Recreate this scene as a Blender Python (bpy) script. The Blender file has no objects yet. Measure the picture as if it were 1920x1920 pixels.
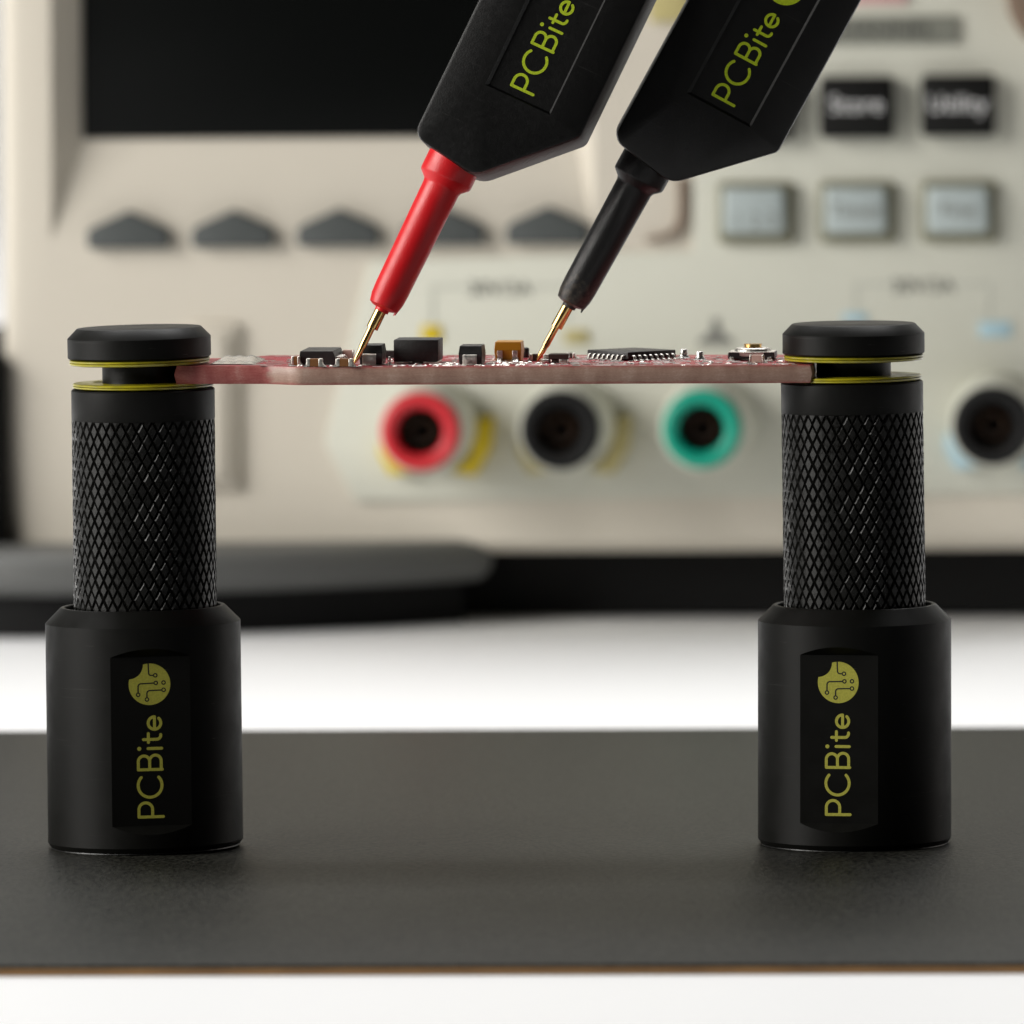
import bpy, bmesh, math, random
from mathutils import Vector, Matrix

random.seed(7)
C = bpy.context.scene.collection
SC = bpy.context.scene
M = 0.001                                   # builders work in millimetres

# ------------------------------------------------------------------ camera
F, D, CX, CH = 20000.0, 1000.0, 92.75, 99.55      # focal (px of the 1920 frame), distance, camera x and height in mm
PPX, PPY = 2815.0, -404.0                          # principal point of the shifted lens
cam = bpy.data.cameras.new("camera")
cam.sensor_width = 36.0
cam.lens = F / 1920 * 36.0
cam.shift_x = (960 - PPX) / 1920
cam.shift_y = (PPY - 960) / 1920
cam.clip_start, cam.clip_end = 0.05, 20
cam.dof.use_dof = True
cam.dof.focus_distance = 0.996
cam.dof.aperture_fstop = cam.lens / 7.3
cam.dof.aperture_blades = 0
co = bpy.data.objects.new("camera", cam)
co.location = (CX * M, -D * M, CH * M)
co.rotation_euler = (math.radians(90), 0, 0)
C.objects.link(co)
SC.camera = co

# ------------------------------------------------------------------ world, lamps, exposure
w = bpy.data.worlds.new("World")
SC.world = w
w.use_nodes = True
w.node_tree.nodes["Background"].inputs[0].default_value = (1.0, 0.98, 0.95, 1)
w.node_tree.nodes["Background"].inputs[1].default_value = 0.02


def area(name, loc, target, sx, sy, power, col):
    l = bpy.data.lights.new(name, 'AREA')
    l.shape = 'RECTANGLE'
    l.size, l.size_y, l.energy, l.color = sx, sy, power, col
    o = bpy.data.objects.new(name, l)
    o.location = loc
    o.rotation_euler = (Vector(target) - Vector(loc)).to_track_quat('-Z', 'Y').to_euler()
    C.objects.link(o)
    return o


area("softbox_key", (-0.86, -0.28, 0.42), (0.0, 0.10, 0.04), 0.62, 0.60, 12.6, (1.0, 0.975, 0.93))
area("softbox_top", (-0.05, 0.52, 1.05), (-0.05, 0.10, 0.0), 0.9, 0.42, 11.5, (1.0, 0.995, 0.985))

area("softbox_background", (0.30, 0.85, 1.10), (0.15, 1.9, 0.35), 0.9, 0.5, 9.0, (1.0, 0.99, 0.97))
area("softbox_rim", (0.72, 0.50, 0.22), (0.0, 0.0, 0.05), 0.25, 0.40, 0.55, (1.0, 0.93, 0.86))

SC.view_settings.view_transform = 'Standard'
SC.view_settings.look = 'None'
SC.view_settings.exposure = 0.0
SC.view_settings.gamma = 1.0
SC.cycles.use_denoising = True
SC.cycles.max_bounces = 8


# ------------------------------------------------------------------ helpers
def W(px, py, Y):
    """point of the place (mm) that stands at depth Y on the line of sight of a photo pixel"""
    d = D + Y
    return Vector((CX + (px - PPX) * d / F, Y, CH - (py - PPY) * d / F))


def WX(px, Y):
    return CX + (px - PPX) * (D + Y) / F


def WZ(py, Y):
    return CH - (py - PPY) * (D + Y) / F


def mesh_from(bm, name, mats, smooth=None):
    me = bpy.data.meshes.new(name)
    bmesh.ops.recalc_face_normals(bm, faces=bm.faces[:])
    bm.to_mesh(me)
    bm.free()
    me.transform(Matrix.Scale(M, 4))
    for m in (mats if isinstance(mats, (list, tuple)) else [mats]):
        me.materials.append(m)
    if smooth is not None:
        me.shade_smooth()
        me.set_sharp_from_angle(angle=math.radians(smooth))
    return me


def add(name, bm, mats, parent=None, smooth=35, loc=(0, 0, 0), rot=(0, 0, 0)):
    me = bm if isinstance(bm, bpy.types.Mesh) else mesh_from(bm, name, mats, smooth)
    o = bpy.data.objects.new(name, me)
    o.location = Vector(loc) * M
    o.rotation_euler = rot
    if parent:
        o.parent = parent
    C.objects.link(o)
    return o


def thing(name, label, cat, loc=(0, 0, 0), rot=(0, 0, 0), group=None):
    o = bpy.data.objects.new(name, None)
    o.empty_display_size = 0.005
    o.location = Vector(loc) * M
    o.rotation_euler = rot
    o["label"], o["category"] = label, cat
    if group:
        o["group"] = group
    C.objects.link(o)
    return o


def copy_tree(o, parent=None):
    c = o.copy()
    C.objects.link(c)
    if parent:
        c.parent = parent
    for ch in list(o.children):
        copy_tree(ch, c)
    return c


def bevel(bm, off, seg=2, faces=None, ang=30):
    es = [e for e in bm.edges if len(e.link_faces) == 2 and e.calc_face_angle(0) > math.radians(ang)]
    if es:
        bmesh.ops.bevel(bm, geom=es, offset=off, segments=seg, affect='EDGES', profile=0.5, clamp_overlap=True)


def box_bm(x0, x1, y0, y1, z0, z1, bev=0.0, seg=2):
    bm = bmesh.new()
    v = [bm.verts.new(p) for p in ((x0, y0, z0), (x1, y0, z0), (x1, y1, z0), (x0, y1, z0), (x0, y0, z1), (x1, y0, z1), (x1, y1, z1), (x0, y1, z1))]
    for f in ((0, 3, 2, 1), (4, 5, 6, 7), (0, 1, 5, 4), (1, 2, 6, 5), (2, 3, 7, 6), (3, 0, 4, 7)):
        bm.faces.new([v[i] for i in f])
    bmesh.ops.recalc_face_normals(bm, faces=bm.faces[:])
    if bev:
        bevel(bm, bev, seg)
    return bm


def join(*bms):
    out = bms[0]
    for b in bms[1:]:
        me = bpy.data.meshes.new("tmp")
        b.to_mesh(me)
        b.free()
        out.from_mesh(me)
        bpy.data.meshes.remove(me)
    return out


def prism_y(pts, y0, y1, bev=0.0, seg=2):
    """polygon in x/z pulled along y"""
    bm = bmesh.new()
    a = [bm.verts.new((x, y0, z)) for x, z in pts]
    b = [bm.verts.new((x, y1, z)) for x, z in pts]
    n = len(pts)
    bm.faces.new(a)
    bm.faces.new(b[::-1])
    for i in range(n):
        bm.faces.new((a[i], b[i], b[(i + 1) % n], a[(i + 1) % n]))
    bmesh.ops.recalc_face_normals(bm, faces=bm.faces[:])
    if bev:
        bevel(bm, bev, seg)
    return bm


def hull_box(bottom, top, z0, z1, bev=0.0, seg=2):
    """frustum: (x0,x1,y0,y1) at z0 and at z1"""
    bm = bmesh.new()
    v = []
    for (x0, x1, y0, y1), z in ((bottom, z0), (top, z1)):
        v += [bm.verts.new(p) for p in ((x0, y0, z), (x1, y0, z), (x1, y1, z), (x0, y1, z))]
    for f in ((0, 3, 2, 1), (4, 5, 6, 7), (0, 1, 5, 4), (1, 2, 6, 5), (2, 3, 7, 6), (3, 0, 4, 7)):
        bm.faces.new([v[i] for i in f])
    bmesh.ops.recalc_face_normals(bm, faces=bm.faces[:])
    if bev:
        bevel(bm, bev, seg)
    return bm


def lathe(profile, n=64, close=True, axis='z', jit=None):
    """profile of (r, z) from one end to the other, turned round z (or y)"""
    bm = bmesh.new()
    rings = []
    for r, z in profile:
        if r < 1e-6:
            rings.append([bm.verts.new((0, 0, z))])
        else:
            rings.append([bm.verts.new((r * math.cos(2 * math.pi * i / n), r * math.sin(2 * math.pi * i / n), z)) for i in range(n)])
    for a, b in zip(rings, rings[1:]):
        for i in range(n):
            j = (i + 1) % n
            if len(a) == 1 and len(b) == 1:
                continue
            if len(a) == 1:
                bm.faces.new((a[0], b[i], b[j]))
            elif len(b) == 1:
                bm.faces.new((a[i], a[j], b[0]))
            else:
                bm.faces.new((a[i], a[j], b[j], b[i]))
    if close:
        for rg in (rings[0], rings[-1]):
            if len(rg) > 2:
                bm.faces.new(rg)
    if axis == 'y':
        bmesh.ops.transform(bm, matrix=Matrix.Rotation(math.radians(90), 4, 'X'), verts=bm.verts[:])   # +z -> -y (towards the camera)
    return bm


def shift(bm, v):
    bmesh.ops.translate(bm, vec=v, verts=bm.verts[:])
    return bm


# ------------------------------------------------------------------ materials
def mat(name, col, rough=0.5, metal=0.0, spec=0.5, var=None, bump=None, rough_var=None, coat=0.0, sss=0.0):
    """var=(scale, second colour, contrast) ; bump=(scale, mm) ; rough_var=(scale, amount)"""
    m = bpy.data.materials.new(name)
    m.use_nodes = True
    nt = m.node_tree
    b = nt.nodes["Principled BSDF"]
    b.inputs["Base Color"].default_value = (*col, 1)
    b.inputs["Roughness"].default_value = rough
    b.inputs["Metallic"].default_value = metal
    b.inputs["Specular IOR Level"].default_value = spec
    b.inputs["Coat Weight"].default_value = coat
    tc = nt.nodes.new("ShaderNodeTexCoord")

    def noise(scale, detail=4.0):
        n = nt.nodes.new("ShaderNodeTexNoise")
        n.inputs["Scale"].default_value = scale
        n.inputs["Detail"].default_value = detail
        nt.links.new(tc.outputs["Object"], n.inputs["Vector"])
        return n
    if var:
        n = noise(var[0])
        r = nt.nodes.new("ShaderNodeValToRGB")
        k = var[2] if len(var) > 2 else 0.2
        r.color_ramp.elements[0].position = 0.5 - k
        r.color_ramp.elements[1].position = 0.5 + k
        r.color_ramp.elements[0].color = (*col, 1)
        r.color_ramp.elements[1].color = (*var[1], 1)
        nt.links.new(n.outputs["Fac"], r.inputs["Fac"])
        nt.links.new(r.outputs["Color"], b.inputs["Base Color"])
    if rough_var:
        n = noise(rough_var[0])
        mr = nt.nodes.new("ShaderNodeMapRange")
        mr.inputs["From Min"].default_value, mr.inputs["From Max"].default_value = 0.3, 0.7
        mr.inputs["To Min"].default_value, mr.inputs["To Max"].default_value = rough - rough_var[1], rough + rough_var[1]
        nt.links.new(n.outputs["Fac"], mr.inputs["Value"])
        nt.links.new(mr.outputs["Result"], b.inputs["Roughness"])
    if bump:
        n = noise(bump[0], 2.0)
        bp = nt.nodes.new("ShaderNodeBump")
        bp.inputs["Strength"].default_value = 1.0
        bp.inputs["Distance"].default_value = bump[1] * M
        nt.links.new(n.outputs["Fac"], bp.inputs["Height"])
        nt.links.new(bp.outputs["Normal"], b.inputs["Normal"])
    return m


ANOD = mat("black_anodised", (0.0044, 0.0044, 0.0036), 0.44, 0, 0.20, bump=(9000, 0.006), rough_var=(500, 0.05))


def wear(m, amount=0.05):
    nt = m.node_tree
    b = nt.nodes["Principled BSDF"]
    base = tuple(b.inputs["Base Color"].default_value)
    tc = nt.nodes.new("ShaderNodeTexCoord")
    facs = []
    for sc3, rot, lo in (((90, 90, 9000), (0, 0, 0), 0.73), ((500, 500, 9000), (0.12, 0.35, 0), 0.735), ((350, 350, 350), (0, 0, 0), 0.74)):
        mp = nt.nodes.new("ShaderNodeMapping")
        mp.inputs["Rotation"].default_value = rot
        mp.inputs["Scale"].default_value = sc3
        nt.links.new(tc.outputs["Object"], mp.inputs[0])
        n = nt.nodes.new("ShaderNodeTexNoise")
        n.inputs["Scale"].default_value = 1.0
        n.inputs["Detail"].default_value = 2.0 if lo < 0.74 else 8.0
        nt.links.new(mp.outputs[0], n.inputs["Vector"])
        r = nt.nodes.new("ShaderNodeMapRange")
        r.inputs["From Min"].default_value, r.inputs["From Max"].default_value = lo, lo + 0.08
        nt.links.new(n.outputs["Fac"], r.inputs["Value"])
        facs.append(r.outputs[0])
    a = facs[0]
    for f in facs[1:]:
        x = nt.nodes.new("ShaderNodeMath")
        x.operation = 'MAXIMUM'
        nt.links.new(a, x.inputs[0])
        nt.links.new(f, x.inputs[1])
        a = x.outputs[0]
    mix = nt.nodes.new("ShaderNodeMix")
    mix.data_type = 'RGBA'
    mix.inputs["A"].default_value = base
    mix.inputs["B"].default_value = (amount, amount, amount * 0.93, 1)
    nt.links.new(a, mix.inputs["Factor"])
    nt.links.new(mix.outputs["Result"], b.inputs["Base Color"])


wear(ANOD)
KNURL = mat("black_knurled", (0.0046, 0.0045, 0.0036), 0.37, 0, 0.40, bump=(7000, 0.012), rough_var=(2500, 0.13))
PADM = mat("base_film", (0.006, 0.006, 0.006), 0.4, bump=(1500, 0.05))
RINGY = mat("yellow_film", (0.46, 0.40, 0.012), 0.30, 0, 0.5, var=(900, (0.30, 0.27, 0.01), 0.2), coat=0.4)
INKY = mat("yellow_green_ink", (0.53, 0.51, 0.075), 0.55, var=(6000, (0.43, 0.41, 0.055), 0.15))
INKG = mat("lime_ink", (0.47, 0.60, 0.006), 0.55, var=(6000, (0.36, 0.47, 0.005), 0.15))
INKK = mat("black_ink", (0.008, 0.008, 0.008), 0.6)
PROBE = mat("probe_plastic", (0.0035, 0.0035, 0.0034), 0.37, 0, 0.45, bump=(6000, 0.012), rough_var=(2500, 0.03))
wear(PROBE, 0.035)
PROBES = mat("probe_side_lit", (0.075, 0.073, 0.068), 0.5, 0, 0.5, bump=(5000, 0.03))  # paler than the body: light falling on the side faces is painted in
REDP = mat("red_plastic", (0.68, 0.008, 0.013), 0.38, 0, 0.5, bump=(8000, 0.018), rough_var=(700, 0.06))
BLKP = mat("black_plastic", (0.012, 0.012, 0.012), 0.38, 0, 0.45, bump=(8000, 0.022), rough_var=(700, 0.07))
GOLD = mat("gold", (0.86, 0.57, 0.22), 0.20, 1.0)
TIN = mat("tinned_metal", (0.76, 0.73, 0.67), 0.40, 1.0, bump=(3500, 0.05), rough_var=(2500, 0.12))
SOLDER = mat("solder", (0.80, 0.78, 0.74), 0.34, 1.0, bump=(1800, 0.10))
EPOXY = mat("chip_epoxy", (0.018, 0.018, 0.018), 0.42, 0, 0.5, bump=(6000, 0.02), rough_var=(1500, 0.08))
FERRITE = mat("inductor_ferrite", (0.022, 0.024, 0.024), 0.55, 0, 0.4, bump=(4000, 0.03), var=(1500, (0.030, 0.031, 0.030), 0.2))
ORANGE = mat("tantalum_orange", (0.55, 0.25, 0.012), 0.42, bump=(5000, 0.012))
BROWNC = mat("ceramic_brown", (0.24, 0.10, 0.030), 0.45, bump=(4000, 0.01))
BROWND = mat("ceramic_dark", (0.050, 0.030, 0.024), 0.35)
PINKC = mat("pale_ceramic", (0.62, 0.45, 0.38), 0.40)
SILK = mat("silkscreen_white", (0.75, 0.70, 0.68), 0.6)
BEIGE = mat("beige_plastic", (0.665, 0.615, 0.525), 0.55, 0, 0.4)
GREYP = mat("pale_grey_plastic", (0.635, 0.635, 0.55), 0.5, 0, 0.4)
GLASS = mat("screen_glass", (0.003, 0.0035, 0.0033), 0.3, 0, 0.08)
KEYD = mat("soft_key_rubber", (0.070, 0.078, 0.077), 0.55)
KEYB = mat("black_key", (0.006, 0.006, 0.0055), 0.55, 0, 0.2)
KEYG = mat("pale_blue_key", (0.43, 0.49, 0.49), 0.45)
KEYF = mat("olive_key_frame", (0.19, 0.185, 0.125), 0.5)
STRIP = mat("grey_strip", (0.22, 0.225, 0.19), 0.5)
PRNT = mat("dark_print", (0.06, 0.06, 0.055), 0.5)
PRNG = mat("grey_print", (0.22, 0.22, 0.20), 0.5)
PRNF = mat("faint_print", (0.50, 0.51, 0.45), 0.5)
PRNW = mat("white_print", (0.75, 0.75, 0.75), 0.5)
YELP = mat("yellow_plastic", (0.72, 0.53, 0.005), 0.45)
PALY = mat("pale_yellow_print", (0.52, 0.45, 0.20), 0.5)
BLUP = mat("pale_blue_print", (0.40, 0.58, 0.66), 0.5)
PNKP = mat("pink_print", (0.62, 0.36, 0.35), 0.5)
JRED = mat("jack_red", (0.62, 0.022, 0.032), 0.4)
JBLK = mat("jack_black", (0.010, 0.010, 0.010), 0.7, 0, 0.2)
JGRN = mat("jack_green", (0.0, 0.33, 0.22), 0.4)
JHOL = mat("jack_bore", (0.055, 0.026, 0.010), 0.45)
RUBB = mat("grey_rubber", (0.12, 0.122, 0.118), 0.55)
RUBK = mat("black_rubber", (0.011, 0.011, 0.011), 0.7, 0, 0.2)
BROWNG = mat("shadow_brown", (0.20, 0.14, 0.10), 0.55)  # shadow of the bezel edge as a colour; the knob shares it
TABLE = mat("white_table", (0.88, 0.885, 0.895), 0.5, 0, 0.3)
WALLM = mat("white_paper", (0.82, 0.82, 0.80), 0.8)
PLATE = mat("plate_coating", (0.0030, 0.0030, 0.0024), 0.42, 0, 0.12, bump=(2600, 0.07), var=(2400, (0.034, 0.034, 0.028), 0.10))
EDGEB = mat("plate_bare_edge", (0.36, 0.20, 0.075), 0.5, 0.2, var=(150, (0.22, 0.12, 0.05), 0.25))


def ramp(nt, fac, stops):
    r = nt.nodes.new("ShaderNodeValToRGB")
    els = r.color_ramp.elements
    while len(els) < len(stops):
        els.new(0.5)
    for e, (p, c) in zip(els, stops):
        e.position = p
        e.color = (*c, 1)
    nt.links.new(fac, r.inputs["Fac"])
    return r.outputs["Color"]


def board_edge_material():
    m = bpy.data.materials.new("fibreglass_edge")
    m.use_nodes = True
    nt = m.node_tree
    b = nt.nodes["Principled BSDF"]
    b.inputs["Roughness"].default_value = 0.42
    tc = nt.nodes.new("ShaderNodeTexCoord")
    sep = nt.nodes.new("ShaderNodeSeparateXYZ")
    nt.links.new(tc.outputs["Object"], sep.inputs[0])

    def noise(sc3, detail=3.0):
        mp = nt.nodes.new("ShaderNodeMapping")
        mp.inputs["Scale"].default_value = sc3
        nt.links.new(tc.outputs["Object"], mp.inputs[0])
        n = nt.nodes.new("ShaderNodeTexNoise")
        n.inputs["Scale"].default_value = 1.0
        n.inputs["Detail"].default_value = detail
        nt.links.new(mp.outputs[0], n.inputs["Vector"])
        return n.outputs["Fac"]
    mott = noise((700, 700, 300), 2.0)
    fib = noise((500, 500, 5500), 4.0)
    fine = noise((4500, 4500, 9000), 2.0)

    def math_n(op, a, bb):
        n = nt.nodes.new("ShaderNodeMath")
        n.operation = op
        for i, x in enumerate((a, bb)):
            if isinstance(x, (int, float)):
                n.inputs[i].default_value = x
            else:
                nt.links.new(x, n.inputs[i])
        return n.outputs[0]
    s = math_n('ADD', math_n('MULTIPLY', mott, 0.5), math_n('ADD', math_n('MULTIPLY', fib, 0.22), math_n('MULTIPLY', fine, 0.25)))
    base = ramp(nt, s, [(0.30, (0.29, 0.165, 0.125)), (0.52, (0.42, 0.270, 0.210)), (0.76, (0.60, 0.46, 0.39))])
    red = ramp(nt, s, [(0.36, (0.34, 0.045, 0.05)), (0.55, (0.46, 0.12, 0.11)), (0.72, (0.58, 0.30, 0.27))])
    # the mask wraps the left tongue and the top and bottom arrises
    wob = noise((900, 900, 1500), 3.0)
    lx = math_n('ADD', sep.outputs["X"], math_n('MULTIPLY', math_n('SUBTRACT', wob, 0.5), 0.0022))
    mr = nt.nodes.new("ShaderNodeMapRange")
    mr.inputs["From Min"].default_value, mr.inputs["From Max"].default_value = EDGE_X0 * M, (EDGE_X0 + 0.9) * M
    mr.inputs["To Min"].default_value, mr.inputs["To Max"].default_value = 0.85, 0.0
    nt.links.new(lx, mr.inputs["Value"])
    az = math_n('ABSOLUTE', math_n('ADD', sep.outputs["Z"], -0.85 * M), 0)
    az = math_n('ADD', az, math_n('MULTIPLY', math_n('SUBTRACT', wob, 0.5), 0.0003))
    mz = nt.nodes.new("ShaderNodeMapRange")
    mz.inputs["From Min"].default_value, mz.inputs["From Max"].default_value = 0.55 * M, 0.86 * M
    mz.inputs["To Min"].default_value, mz.inputs["To Max"].default_value = 0.0, 0.75
    nt.links.new(az, mz.inputs["Value"])
    fac = math_n('MAXIMUM', mr.outputs[0], mz.outputs[0])
    mix = nt.nodes.new("ShaderNodeMix")
    mix.data_type = 'RGBA'
    nt.links.new(fac, mix.inputs["Factor"])
    nt.links.new(base, mix.inputs["A"])
    nt.links.new(red, mix.inputs["B"])
    nt.links.new(mix.outputs["Result"], b.inputs["Base Color"])
    bp = nt.nodes.new("ShaderNodeBump")
    bp.inputs["Distance"].default_value = 0.03 * M
    nt.links.new(s, bp.inputs["Height"])
    nt.links.new(bp.outputs["Normal"], b.inputs["Normal"])
    return m


def board_mask_material():
    m = mat("red_solder_mask", (0.42, 0.012, 0.035), 0.30, 0, 0.5, var=(420, (0.30, 0.008, 0.022), 0.06), bump=(700, 0.03))
    return m


# ------------------------------------------------------------------ lettering (flat print made of strokes)
def arc(cx, cy, r, a0, a1, n=20):
    return [(cx + r * math.cos(math.radians(a0 + (a1 - a0) * i / n)), cy + r * math.sin(math.radians(a0 + (a1 - a0) * i / n))) for i in range(n + 1)]


def stroke(bm, pts, hw, k, put, closed=False, rnd=True):
    """a ribbon of half width hw along pts; put maps (x, y, lift) to a bmesh coordinate"""
    n = len(pts)
    L, R = [], []
    for i, (x, y) in enumerate(pts):
        if closed:
            p, q = pts[i - 1], pts[(i + 1) % n]
        else:
            p, q = pts[max(0, i - 1)], pts[min(n - 1, i + 1)]
        tx, ty = q[0] - p[0], q[1] - p[1]
        l = math.hypot(tx, ty) or 1
        nx, ny = -ty / l, tx / l
        L.append(bm.verts.new(put(x + nx * hw, y + ny * hw, k)))
        R.append(bm.verts.new(put(x - nx * hw, y - ny * hw, k)))
    for i in range(n if closed else n - 1):
        j = (i + 1) % n
        bm.faces.new((L[i], R[i], R[j], L[j]))
    if not closed and rnd:
        for end in (0, n - 1):
            p, q = (pts[0], pts[1]) if end == 0 else (pts[-1], pts[-2])
            a = math.degrees(math.atan2(p[1] - q[1], p[0] - q[0]))
            fan = [bm.verts.new(put(px, py, k)) for px, py in arc(p[0], p[1], hw, a - 89, a + 89, 6)]
            ends = (R[end], L[end]) if end == 0 else (L[end], R[end])
            bm.faces.new([R[end] if end else L[end]] + fan + [L[end] if end else R[end]])


def lettering_bm(put):
    """the six letters; unit: cap height 255, baseline y = 0, x along the line"""
    bm = bmesh.new()
    h = 14.5
    st = []
    st.append([(15, 0), (15, 240)])
    st.append([(15, 240), (50, 240)] + arc(87, 172.5, 67.5, 90, -90) + [(50, 105), (15, 105)])
    st.append(arc(326, 127, 117, 47, 313, 40))
    st.append([(482, 4), (482, 240)])
    st.append([(482, 240), (520, 240)] + arc(562, 184, 56, 90, -90) + [(520, 128), (482, 128)])
    st.append([(520, 128)] + [(545, 128)] + arc(567, 71.5, 56.5, 90, -90) + [(520, 15), (482, 15)])
    st.append([(690, 8), (690, 142)])
    st.append([(780, 186), (780, 60)] + arc(820, 56, 40, 180, 278, 10))
    st.append([(750, 138), (838, 138)])
    st.append(arc(941, 76, 62, 0, 318, 34))
    st.append([(879, 76), (1003, 76)])
    for i, p in enumerate(st):
        stroke(bm, p, h, 0.0015 * i, put)
    bm.faces.new([bm.verts.new(put(x, y, 0)) for x, y in arc(690, 229, 20, 0, 345, 23)])
    return bm


EM_C, EM_R = (1325.0, 120.0), 205.0


def em(p):
    """logo units (image axes: disc centre 940,750 radius 445, y down, letters' up = -x) to lettering units"""
    ix, iy = (p[0] - 940) / 445 * EM_R, (p[1] - 750) / 445 * EM_R
    return (EM_C[0] - iy, EM_C[1] - ix)


def emblem_bm(put):
    bm = bmesh.new()
    bc, br = (500, 330), 305
    a0 = math.degrees(math.atan2(330 - 750, 808 - 940))
    a1 = math.degrees(math.atan2(637 - 750, 510 - 940))
    out = arc(940, 750, 445, a0, a1 + 360 if a1 < a0 else a1, 70)
    b0 = math.degrees(math.atan2(637 - bc[1], 510 - bc[0]))
    b1 = math.degrees(math.atan2(330 - bc[1], 808 - bc[0]))
    out += arc(bc[0], bc[1], br, b0, b1, 22)[1:-1]
    f = bm.faces.new([bm.verts.new(put(*em(p), 0)) for p in out])
    bmesh.ops.triangulate(bm, faces=[f])
    return bm


def emblem_lines_bm(put):
    bm = bmesh.new()
    pe = lambda x, y, k: put(*em((x, y)), k)
    hw = 15
    k = 0.004
    stroke(bm, [(917, 306), (919, 420), (925, 510)] + arc(978, 508, 54, 178, 90, 8) + [(1022, 562)], hw, k, pe, rnd=False)
    stroke(bm, [(1033, 728), (775, 735)] + arc(760, 800, 65, -90, -180, 8) + [(695, 926)], hw, k, pe, rnd=False)
    stroke(bm, [(1198, 880), (960, 885)] + arc(947, 950, 65, -90, -180, 8) + [(882, 1032)], hw, k, pe, rnd=False)
    for c in ((1065, 562), (1075, 725), (695, 970), (1240, 878), (882, 1075), (1240, 722)):
        stroke(bm, arc(c[0], c[1], 37, 0, 342, 19), 13, 0.006, pe, closed=True)
    return bm


def text_bm(s, size, depth=0.0):
    cu = bpy.data.curves.new("tmp_text", 'FONT')
    cu.body = s
    cu.size = size
    cu.align_x, cu.align_y = 'CENTER', 'CENTER'
    o = bpy.data.objects.new("tmp_text", cu)
    C.objects.link(o)
    dg = bpy.context.evaluated_depsgraph_get()
    me = bpy.data.meshes.new_from_object(o.evaluated_get(dg))
    bpy.data.objects.remove(o)
    bpy.data.curves.remove(cu)
    bm = bmesh.new()
    bm.from_mesh(me)
    bpy.data.meshes.remove(me)
    bmesh.ops.transform(bm, matrix=Matrix.Rotation(math.radians(90), 4, 'X'), verts=bm.verts[:])    # upright, facing -y
    return bm


# ------------------------------------------------------------------ setting: table and backdrop
TZ = -0.95
bm = bmesh.new()
g = 3000
v = [bm.verts.new(p) for p in ((-g, -175, TZ), (g, -175, TZ), (g, 1600, TZ), (-g, 1600, TZ))]
bm.faces.new(v)
t = add("tabletop", bm, TABLE, None, None)
t["kind"] = "structure"
bm = bmesh.new()
prof = [(1600, TZ)] + [(1600 + 300 * math.sin(a), TZ + 300 - 300 * math.cos(a)) for a in (0.3, 0.6, 0.9, 1.2, math.pi / 2)] + [(1900, 2000)]
rows = [[bm.verts.new((x, y, z)) for x in (-g, g)] for y, z in prof]
for a, b in zip(rows, rows[1:]):
    bm.faces.new((a[0], a[1], b[1], b[0]))
t = add("backdrop", bm, WALLM, None, 60)
t["kind"] = "structure"

# ------------------------------------------------------------------ work plate
plate = thing("work_plate", "thin black satin metal plate with a bare brown front edge, under both pillars", "plate", (0, 0, TZ))
fl, fr = W(-60, 1811, -105), W(1980, 1806, -105)
yf0, yf1 = CH * F / (1811 - PPY) - D, CH * F / (1805 - PPY) - D
yb0, yb1 = CH * F / (1370 - PPY) - D, CH * F / (1363 - PPY) - D
XL, XR = -150.0, 150.0
sl = lambda y0, y1, x: y0 + (y1 - y0) * (x - WX(0, 0)) / (WX(1920, 0) - WX(0, 0))
bm = bmesh.new()
top = [(XL, sl(yf0, yf1, XL)), (XR, sl(yf0, yf1, XR)), (XR, sl(yb0, yb1, XR)), (XL, sl(yb0, yb1, XL))]
for z0, z1 in ((0.66, 0.95),):
    a = [bm.verts.new((x, y, z0)) for x, y in top]
    b = [bm.verts.new((x, y, z1)) for x, y in top]
    bm.faces.new(a)
    bm.faces.new(b)
    for i in range(4):
        bm.faces.new((a[i], a[(i + 1) % 4], b[(i + 1) % 4], b[i]))
bmesh.ops.recalc_face_normals(bm, faces=bm.faces[:])
bevel(bm, 0.08, 2)
add("coated_top", bm, PLATE, plate, 40)
bm = bmesh.new()
ins = 0.12
low = [(XL + ins, top[0][1] + ins), (XR - ins, top[1][1] + ins), (XR - ins, top[2][1] - ins), (XL + ins, top[3][1] - ins)]
a = [bm.verts.new((x, y, 0.02)) for x, y in low]
b = [bm.verts.new((x, y, 0.66)) for x, y in low]
bm.faces.new(a)
bm.faces.new(b)
for i in range(4):
    bm.faces.new((a[i], a[(i + 1) % 4], b[(i + 1) % 4], b[i]))
add("bare_edge", bm, EDGEB, plate, None)

# ------------------------------------------------------------------ pillar holders
R_S, D_FLAT = 9.08, 8.30


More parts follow.
